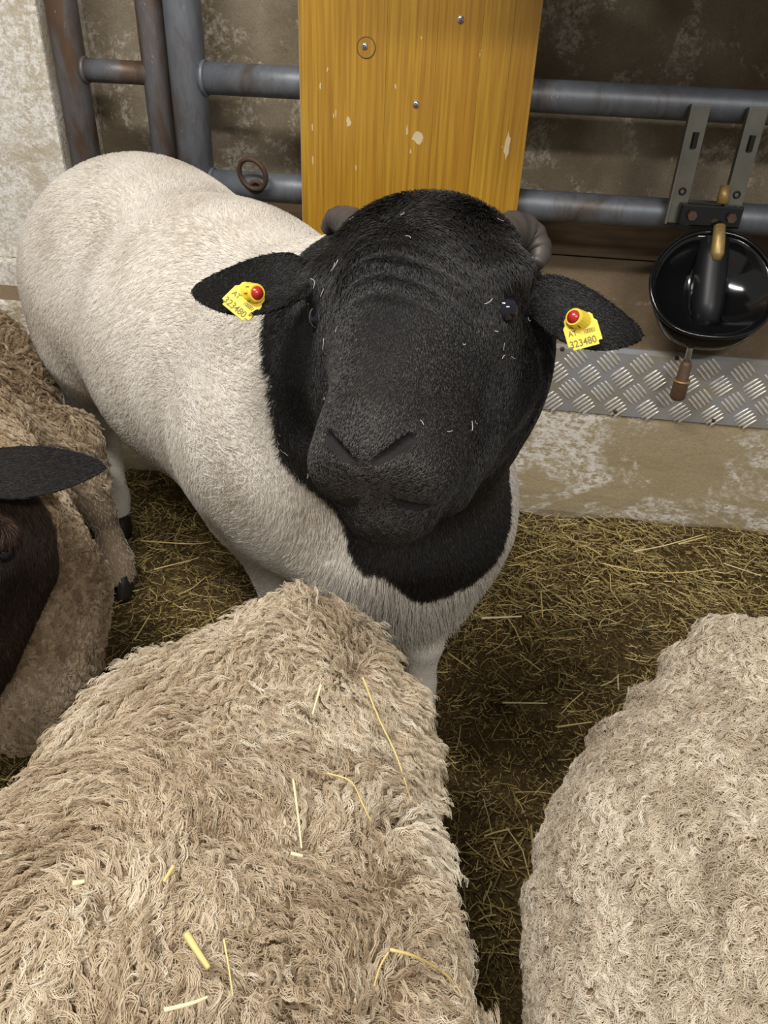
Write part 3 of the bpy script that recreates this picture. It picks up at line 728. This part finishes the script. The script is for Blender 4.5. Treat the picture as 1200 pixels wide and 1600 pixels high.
# ================================================================== the woolly ewes
def lumps(freq, amp, seed):
    w1 = Waves(freq, 12, seed); return lambda p: amp*w1.f(p)
def leg(d, p, x, y, top, r=.05):
    d = smin(d, cone(p, (x, y, top), (x, y, .20), .085, .04), .05); d = smin(d, cone(p, (x, y, .20), (x, y, .07), .034, .026), .02)
    return smin(d, cone(p, (x, y, .07), (x, y-.01, .04), .028, .029), .012)
def near_point(fn, x, y, t0=.2):
    t_ = t0; d_ = ray(x, y).astype(np.float32)
    for _ in range(60): t_ = min(3., t_+.85*float(fn((cC+d_*t_)[None].astype(np.float32))[0]))
    t_ = min(t_, 3.)
    return cC+d_*t_
def segdist(p, pl):
    d = np.full(len(p), 9., np.float32)
    for a, b in zip(pl[:-1], pl[1:]): d = np.minimum(d, cone(p, a, b, 0, 0))
    return d
# --- ewe in front of the ram
lmA = lumps(34, .0045, 41); lmA2 = lumps(110, .0026, 42)
def eweA(p):
    d = ell(p, (-.100, .590, .378), (.140, .138, .168))
    d = smin(d, ell(p, (-.195, .50, .365), (.135, .135, .170)), .06)
    d = smin(d, cone(p, (-.112, .52, .375), (-.150, .32, .355), .175, .232), .06)
    d = smin(d, cone(p, (-.150, .32, .355), (-.18, -.25, .35), .232, .230), .06)
    d = smin(d, cone(p, (-.175, -.30, .38), (-.18, -.55, .50), .14, .10), .08)
    d = smin(d, cone(p, (-.18, -.55, .50), (-.18, -.72, .42), .085, .05), .04)
    for x, y in ((-.06, .46), (-.21, .46), (-.09, -.25), (-.25, -.25)): d = leg(d, p, x, y, .30)
    return d+lmA(p)+lmA2(p)
ewA = empty('sheep', (-.14, .1, 0)); tag(ewA, 'tan woolly ewe with loose straw on its back, standing in front of the ram', 'sheep')
parts_px = [[(478, 1330), (472, 1400), (420, 1470), (398, 1600)], [(660, 1275), (590, 1300), (560, 1310)], [(720, 1350), (640, 1372), (600, 1385)], [(470, 1450), (462, 1560), (455, 1600)],
            [(215, 1300), (275, 1330), (330, 1310)], [(270, 1240), (285, 1200), (280, 1150)], [(230, 1450), (260, 1490), (285, 1500)], [(60, 1290), (110, 1320)], [(355, 1360), (352, 1330)], [(165, 1425), (172, 1455)],
            [(540, 1060), (560, 1045)], [(610, 1180), (590, 1200)], [(510, 1100), (480, 1110)]]
partsA = [[q for q in [near_point(eweA, *q) for q in pl] if np.linalg.norm(q-cC) < 1.2] for pl in parts_px]
partsA = [pl for pl in partsA if len(pl) > 1]
def eweAf(p):                                            # the fleece parts along furrows
    d = eweA(p)
    for pl in partsA: d = d+.016*np.exp(-(segdist(p, pl)/.007)**2)
    return d
VA, QA = sample(eweAf, (-.50, -.82, .03), (.18, .80, .68), .008)
me = np_mesh('body', VA, QA); pelt_color(me, np.tile(A_([[.20, .14, .085]]), (len(VA), 1))); link('body', me, ewA, M['pelt'])  # pelt colour darkened so the furrows in the fleece read as shaded
for x, y in ((-.06, .445), (-.21, .445), (-.09, -.265), (-.25, -.265)): hoof(ewA, x, y)
WA, WA2 = Waves(16, 12, 43), Waves(45, 12, 44)
def dropA(p):
    m = np.zeros(len(p), bool)
    for pl in partsA: m |= segdist(p, pl) < .0048
    return m
def nearA(p):
    d = np.full(len(p), 9., np.float32)
    for pl in partsA: d = np.minimum(d, segdist(p, pl))
    return 1-np.exp(-(d/.015)**2)
def combA(p, n):
    c = WA.vec(p)*.9+WA2.vec(p)*.6+A_([-.25, .15, -.1])
    lat = np.stack([np.sign(p[:, 0]+.15)*.5, 0*p[:, 0], 0*p[:, 0]-.15], 1)
    for pl in partsA:
        for a, b in zip(pl[:-1], pl[1:]):
            ab = b-a; t_ = np.clip((p-a)@ab/(ab@ab+1e-9), 0, 1); v = p-(a+t_[:, None]*ab); dd = np.linalg.norm(v, axis=1, keepdims=True)
            c = c+v/(dd+1e-6)*3.5*np.exp(-(dd/.013)**2)
    return c+lat
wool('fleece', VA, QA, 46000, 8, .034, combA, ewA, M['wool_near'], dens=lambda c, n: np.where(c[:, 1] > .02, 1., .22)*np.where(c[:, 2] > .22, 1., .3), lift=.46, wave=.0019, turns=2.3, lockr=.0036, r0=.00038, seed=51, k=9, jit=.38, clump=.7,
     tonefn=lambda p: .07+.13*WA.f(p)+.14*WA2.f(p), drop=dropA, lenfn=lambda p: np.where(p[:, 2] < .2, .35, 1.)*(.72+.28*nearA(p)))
# --- pale curly ewe at the right
lmB = lumps(38, .004, 61); lmB2 = lumps(120, .0028, 62)
def eweB(p):
    d = ell(p, (.395, .60, .470), (.075, .090, .095))
    d = smin(d, cone(p, (.390, .53, .40), (.375, .41, .36), .125, .197), .05)
    d = smin(d, cone(p, (.375, .41, .36), (.42, -.22, .35), .208, .235), .06)
    d = smin(d, cone(p, (.45, -.28, .38), (.47, -.52, .50), .14, .10), .08)
    d = smin(d, cone(p, (.47, -.52, .50), (.47, -.70, .42), .085, .05), .04)
    for x, y in ((.30, .42), (.45, .42), (.37, -.22), (.53, -.22)): d = leg(d, p, x, y, .30)
    return d+lmB(p)+lmB2(p)
ewB = empty('sheep', (.40, .1, 0)); tag(ewB, 'pale cream sheep with tight curly fleece standing across the gap from the tan ewe', 'sheep')
VB, QB = sample(eweB, (.10, -.80, .03), (.72, .74, .68), .008)
me = np_mesh('body', VB, QB); pelt_color(me, np.tile(A_([[.30, .22, .14]]), (len(VB), 1))); link('body', me, ewB, M['pelt'])
for x, y in ((.30, .405), (.45, .405), (.37, -.235), (.53, -.235)): hoof(ewB, x, y)
WBb, WBb2 = Waves(22, 12, 63), Waves(80, 12, 64)
wool('fleece', VB, QB, 34000, 10, .020, lambda p, n: WBb.vec(p)*.6+WBb2.vec(p)*.5+A_([-.2, .1, -.3]), ewB, M['wool_pale'], dens=lambda c, n: np.where(c[:, 1] > .02, 1., .22)*np.where(c[:, 2] > .22, 1., .3), lift=.8, wave=.0021, turns=1.25, lockr=.0043, r0=.00036, seed=71, jit=.6, clump=.62,
     tonefn=lambda p: .09+.10*WBb.f(p)+.16*WBb2.f(p), lenfn=lambda p: np.where(p[:, 2] < .2, .35, 1.), curl=.5)
def fuzz(V, Q, n, L, parent, mat, seed, tone=0.):           # fine undercoat between the locks
    P, N = roots(V, Q, n*FUR, lambda c, n_: np.where(c[:, 1] > .02, 1., .15)*np.where(c[:, 2] > .22, 1., .3), seed)
    g = np.random.default_rng(seed); coat('undercoat', P, N, np.full(len(P), L), g.normal(size=(len(P), 3)), parent, mat, lift=.75, r0=.00032, k=4, seed=seed+1, tone=tone)
fuzz(VB, QB, 150000, .013, ewB, M['wool_pale'], 72, -.05)
fuzz(VA, QA, 70000, .011, ewA, M['wool_near'], 52, -.3)  # undercoat toned darker to keep shade in the crevices between locks
# --- dirty ewe with dark face at the left
lmC = lumps(34, .005, 81)
CH = atD(-75, 835, .93)                                     # head centre
cz = nrm(A_([.05, .42, .78])); cx_ = nrm(A_([1, -.10, .02])); cx_ = nrm(cx_-cz*(cx_@cz)); cf_ = np.cross(cx_, cz); cf_ = cf_ if cf_[1] < 0 else -cf_
CM = np.stack([cx_, cf_, cz], 1)
def headC(p):
    q = (p-CH.astype(np.float32))@CM.astype(np.float32); qa = q.copy(); qa[:, 0] = np.abs(q[:, 0])
    d = ell(q, (0, -.03, .0), (.080, .080, .085))
    d = smin(d, cone(q, (0, -.01, -.02), (0, -.01, -.19), .075, .046), .03)
    d = smin(d, cone(qa, (.045, -.07, -.05), (.024, -.045, -.17), .045, .032), .03)
    d = smin(d, ell(q, (0, -.012, -.20), (.046, .045, .04)), .02)
    d = smin(d, ell(qa, (.066, .022, .01), (.024, .02, .02)), .018)
    d = smax(d, -ell(qa, (.082, .010, -.014), (.012, .016, .014)), .008)
    d = smax(d, -cone(qa, (.006, .026, -.226), (.028, .022, -.205), .003, .0045), .005)
    d = smax(d, -cone(qa, (0, .0, -.243), (.04, -.035, -.215), .0025, .0025), .005)
    return d
def eweC(p):
    d = ell(p, (-.905, 1.41, .405), (.20, .20, .205))
    d = smin(d, cone(p, (-.890, 1.32, .395), (-.775, 1.10, .365), .195, .185), .06)
    d = smin(d, cone(p, (-.765, 1.10, .36), (-.62, .93, .34), .185, .16), .06)
    d = smin(d, cone(p, (-.63, .94, .42), CH-cf_*.07, .13, .085), .06)
    d = smin(d, cone(p, (-.555, .89, .33), (-.545, .85, .22), .13, .115), .05)
    for x, y in ((-.52, .92), (-.68, .92), (-.85, 1.40)): d = leg(d, p, x, y, .30)
    d = smin(d, cone(p, (-.66, 1.33, .34), (-.60, 1.335, .19), .075, .034), .04); d = smin(d, cone(p, (-.60, 1.335, .19), (-.578, 1.325, .07), .032, .026), .02); d = smin(d, cone(p, (-.578, 1.325, .07), (-.575, 1.315, .04), .028, .029), .012)
    return smin(d+lmC(p), headC(p), .03)
ewC = empty('sheep', (-.72, 1.1, 0)); tag(ewC, 'dirty tan woolly ewe with a dark brown head and black ear, standing along the ram', 'sheep')
VC, QC = sample(eweC, (-1.18, .46, .03), (-.36, 1.66, .80), .0075)
ear1 = ear_shell(atD(-62, 742, .905), atD(164, 730, .90), -cF*.75+cU*.6, .092, .30)
ear2 = ear_shell(CH+cx_*-.07+cz*.02, CH+cx_*-.22+cz*.0, -cF*.75+cU*.6, .07, .30)
Ve, Qe = join([ear1, ear2])
Vc, Qc = join([(VC, QC), (Ve, Qe)])
def darkC(p):
    q = (p-CH)@CM; r = np.linalg.norm((q-A_([0, -.0, -.08]))/A_([.135, .125, .205]), axis=1); return r+.05*WV.f(p)*.5 < 1
dk = darkC(Vc); dk[len(VC):] = True
me = np_mesh('body', Vc, Qc); pelt_color(me, np.where(dk[:, None], A_([.012, .009, .008]), A_([.30, .22, .14]))); link('body', me, ewC, M['pelt'])
for s in (-1, 1): uv_ball(CH+CM@A_([s*.070, .006, -.014]), .0125).build('eye', M['eye'], ewC, smooth=True)
for x, y in ((-.52, .905), (-.68, .905), (-.575, 1.31), (-.85, 1.385)): hoof(ewC, x, y)
WC, WC2 = Waves(18, 12, 83), Waves(50, 12, 84)
wool('fleece', VC, QC, 24000, 8, .034, lambda p, n: WC.vec(p)*.6+WC2.vec(p)*.5+A_([.1, .3, -.7]), ewC, M['wool_dirty'], dens=lambda c, n: np.where(c[:, 2] > np.where(c[:, 1] > 1.2, .27, .12), 1., .0)*np.where(darkC(c), 0., 1.), lift=.42, wave=.003, turns=1.6, lockr=.0045, r0=.00045, seed=91,
     tonefn=lambda p: .12*WC.f(p)+.12*WC2.f(p)-.12*np.clip((.95-p[:, 1])/.1, 0, 1), lenfn=lambda p: np.clip((p[:, 1]-.88)/.3, .45, 1.))
P, N = roots(VC, QC, 40000*FUR, lambda c, n: np.where(darkC(c), 1., 0.), 92)
coat('brown_head_coat', P, N, np.full(len(P), .014), A_([0, -.2, -1.])+WB.vec(P)*.4, ewC, M['hair_brown'], lift=.4, r0=.00042, seed=93, tone=.15*WV.f(P))
P, N = roots(Ve, Qe, 14000*FUR, None, 94)
coat('ear_coat', P, N, np.full(len(P), .005), np.tile(cR*.9, (len(P), 1)), ewC, M['hair_black'], lift=.3, r0=.00034, seed=95, tone=-.3)
P, N = roots(VC, QC, 16000*FUR, lambda c, n: np.where(c[:, 2] < .30, 1., 0.), 96)
coat('leg_coat', P, N, np.full(len(P), .009), np.tile(A_([0, 0, -1.]), (len(P), 1)), ewC, M['hair_white'], lift=.35, r0=.00045, seed=97, tone=-.25)
# ================================================================== straw
def straw_mesh(n, seed, xlo, xhi, ylo, yhi, lmin, lmax, wmin, wmax, zfn, patch=.0):
    g = np.random.default_rng(seed); x = g.uniform(xlo, xhi, n); y = g.uniform(ylo, yhi, n)
    kp = (((np.stack([x, y, 0*x], 1)-WO)@ww) < -.012); x, y = x[kp], y[kp]
    if patch: kp = nz2(x*2.3+.7, y*2.3)*.5+g.normal(0, .35, len(x)) > -patch; x, y = x[kp], y[kp]
    n = len(x)
    L = g.uniform(lmin, lmax, n)*g.random(n)**.5; a = g.uniform(0, math.pi*2, n); tl = g.normal(0, .22, n); w_ = g.uniform(wmin, wmax, n); cv = g.normal(0, .18, n)
    lim = np.clip(-((np.stack([x, y, 0*x], 1)-WO)@ww)*2-.015, .006, 9); L = np.minimum(L, lim)
    z = floor_h(x, y)+zfn(g, n); d = np.stack([np.cos(a)*np.cos(tl), np.sin(a)*np.cos(tl), np.sin(tl)], 1)
    s = np.stack([-np.sin(a), np.cos(a), 0*a], 1); u = np.cross(d, s)
    V = np.empty((n, 9, 3), np.float32); c = np.stack([x, y, z], 1)
    for i, t_ in enumerate((-.5, 0, .5)):
        q = c+d*(L*t_)[:, None]+s*(cv*L*(t_*t_*4-.33)*.5)[:, None]
        for j, ang in enumerate((math.pi/2, math.pi*7/6, math.pi*11/6)):
            V[:, i*3+j] = q+(s*math.cos(ang)+u*math.sin(ang)*.7)*w_[:, None]
    q = []
    for i in range(2):
        for j in range(3): q.append((i*3+j, i*3+(j+1) % 3, i*3+3+(j+1) % 3, i*3+3+j))
    Q = (np.arange(n)[:, None, None]*9+A_(q)[None]).reshape(-1, 4)
    return V.reshape(-1, 3), Q
YSTRAW = straw_mat('yellow_straw_mix', [(0., (.19, .14, .05)), (.6, (.42, .32, .11)), (1., (.70, .58, .26))])
layers = [straw_mesh(48000, 101, -1.3, 1.35, .35, 1.80, .006, .030, .0004, .0010, lambda g, n: g.random(n)**1.5*.020),
          straw_mesh(16000, 103, -1.3, 1.35, .35, 1.80, .02, .075, .0005, .0012, lambda g, n: .004+g.random(n)*.020, .35),
          straw_mesh(2600, 102, -1.2, 1.3, .6, 1.78, .03, .11, .0008, .0017, lambda g, n: .012+g.random(n)*.016, .1),
          straw_mesh(3200, 104, .1, 1.3, 1.25, 1.80, .02, .08, .0006, .0014, lambda g, n: .010+g.random(n)*.014, .3)]
nf = [len(Q_) for _, Q_ in layers]; Vs, Qs = join(layers); me = np_mesh('straw_bedding', Vs, Qs)
me.materials.append(M['straw']); me.materials.append(YSTRAW)
me.polygons.foreach_set('material_index', np.repeat([0, 0, 1, 1], nf).astype(np.int32))
me.shade_flat()
o = link('straw_bedding', me); tag(o, 'trampled brown chaff and yellow straw bedding covering the pen floor', 'straw', kind='stuff')
# single stalks: on the ewe's back and on the bedding
def stalk(name, pts, r, mat, label, group=None, flat=1.):
    P_ = [A_(p) for p in pts]; base = A_(P_[0]); mb = MB(); n = 12; out = []
    for i in range(n):
        t_ = i/(n-1)*(len(P_)-1); k = min(int(t_), len(P_)-2); q = t_-k; p0 = P_[max(k-1, 0)]; p1, p2 = P_[k], P_[k+1]; p3 = P_[min(k+2, len(P_)-1)]
        out.append(.5*((2*p1)+(p2-p0)*q+(2*p0-5*p1+4*p2-p3)*q*q+(3*p1-p0-3*p2+p3)*q**3))
    mb.tube(out, [r*(1-.35*i/(n-1)) for i in range(n)], 6)
    return tag(mb.build(name, mat, smooth=True), label, 'straw', group)
def on_back(pl, lift): return [near_point(eweA, *q)+A_([0, -.25, .97])*l for q, l in zip(pl, lift if hasattr(lift, '__len__') else [lift]*len(pl))]
BS, BPa = M['straw_bright'], M['straw_pale']
for pl, l, r, m, lab in [
    ([(566, 1078), (590, 1140), (618, 1200), (640, 1270)], .026, .0011, BS, 'longest thin yellow stalk lying down the shoulder of the tan ewe'),
    ([(503, 1092), (490, 1138)], .027, .0013, BPa, 'short pale straw piece beside the longest stalk on the tan ewe'),
    ([(461, 1238), (468, 1290), (474, 1345)], .027, .0012, BPa, 'straight pale stalk in the middle of the tan ewe\'s back'),
    ([(458, 1355), (476, 1359)], .030, .0016, BPa, 'tiny pale chip at the foot of the straight stalk on the fleece'),
    ([(512, 1230), (548, 1242), (565, 1275), (580, 1306)], .028, .0008, BS, 'thin bent brown-yellow stalk curling beside the straight stalk on the fleece'),
    ([(303, 1478), (320, 1505), (337, 1530)], .030, .0026, BS, 'thick short yellow straw tube lying on the tan fleece'),
    ([(358, 1484), (366, 1530), (372, 1570)], .027, .0007, BS, 'hair thin stalk next to the thick straw tube'),
    ([(607, 1500), (640, 1508), (675, 1525), (700, 1545), (715, 1575)], .030, .0013, BS, 'long bent straw blade hanging over the flank of the tan ewe'),
    ([(605, 1502), (592, 1525), (583, 1555)], .028, .0009, BS, 'short stalk crossing the root of the long bent blade'),
    ([(282, 1375), (268, 1398)], .028, .0017, BS, 'small yellow straw fleck below the folds of the tan fleece'),
    ([(132, 1402), (150, 1398)], .028, .0020, BPa, 'pale chaff crumb caught in the outer fold of the tan fleece'),
    ([(270, 1592), (310, 1582), (335, 1572)], .028, .0014, BPa, 'pale frayed straw near the hind part of the tan fleece')]:
    try: stalk('straw_stalk', on_back(pl, l), r, m, lab)
    except Exception as ex: print('stalk', lab, ex)
for pl, r, m in [([(940, 880), (1000, 893), (1060, 895), (1120, 888)], .0016, BS), ([(990, 862), (1040, 852), (1100, 835)], .0018, BPa), ([(1060, 850), (1105, 838)], .0024, BS), ([(752, 966), (815, 963)], .0026, BPa), ([(845, 925), (848, 965)], .0016, BS),
                 ([(785, 1098), (855, 1099)], .0019, BPa), ([(965, 1055), (966, 1078)], .0018, BPa), ([(870, 1136), (925, 1128)], .0020, BS), ([(805, 872), (870, 850)], .0014, BS), ([(1100, 985), (1120, 960)], .0015, BS), ([(1130, 880), (1190, 900)], .0015, BPa),
                 ([(220, 845), (300, 850), (330, 846)], .0017, BS), ([(240, 890), (310, 872)], .0015, BS), ([(330, 860), (380, 868)], .0015, BS), ([(210, 1000), (235, 960)], .0015, BS), ([(700, 1020), (735, 1045)], .0015, BS)]:
    kerb_d = float((WO-atz(*pl[0], 0))@ww); X0 = atz(*pl[0], 0)[0]
    lab, grp = (('pale yellow straw stalk on the bedding at the foot of the concrete kerb', 'stalks at the foot of the kerb') if kerb_d < .42 and X0 > .1 else
                ('yellow straw stalk on the bedding between the ram\'s belly and the dark-headed ewe', 'stalks under the ram') if X0 < -.1 else
                ('single straw stalk on the open bedding between the ram and the pale curly sheep', 'stalks on the open bedding'))
    stalk('straw_stalk', [atz(x, y, .034) for x, y in pl], r, m, lab, grp)
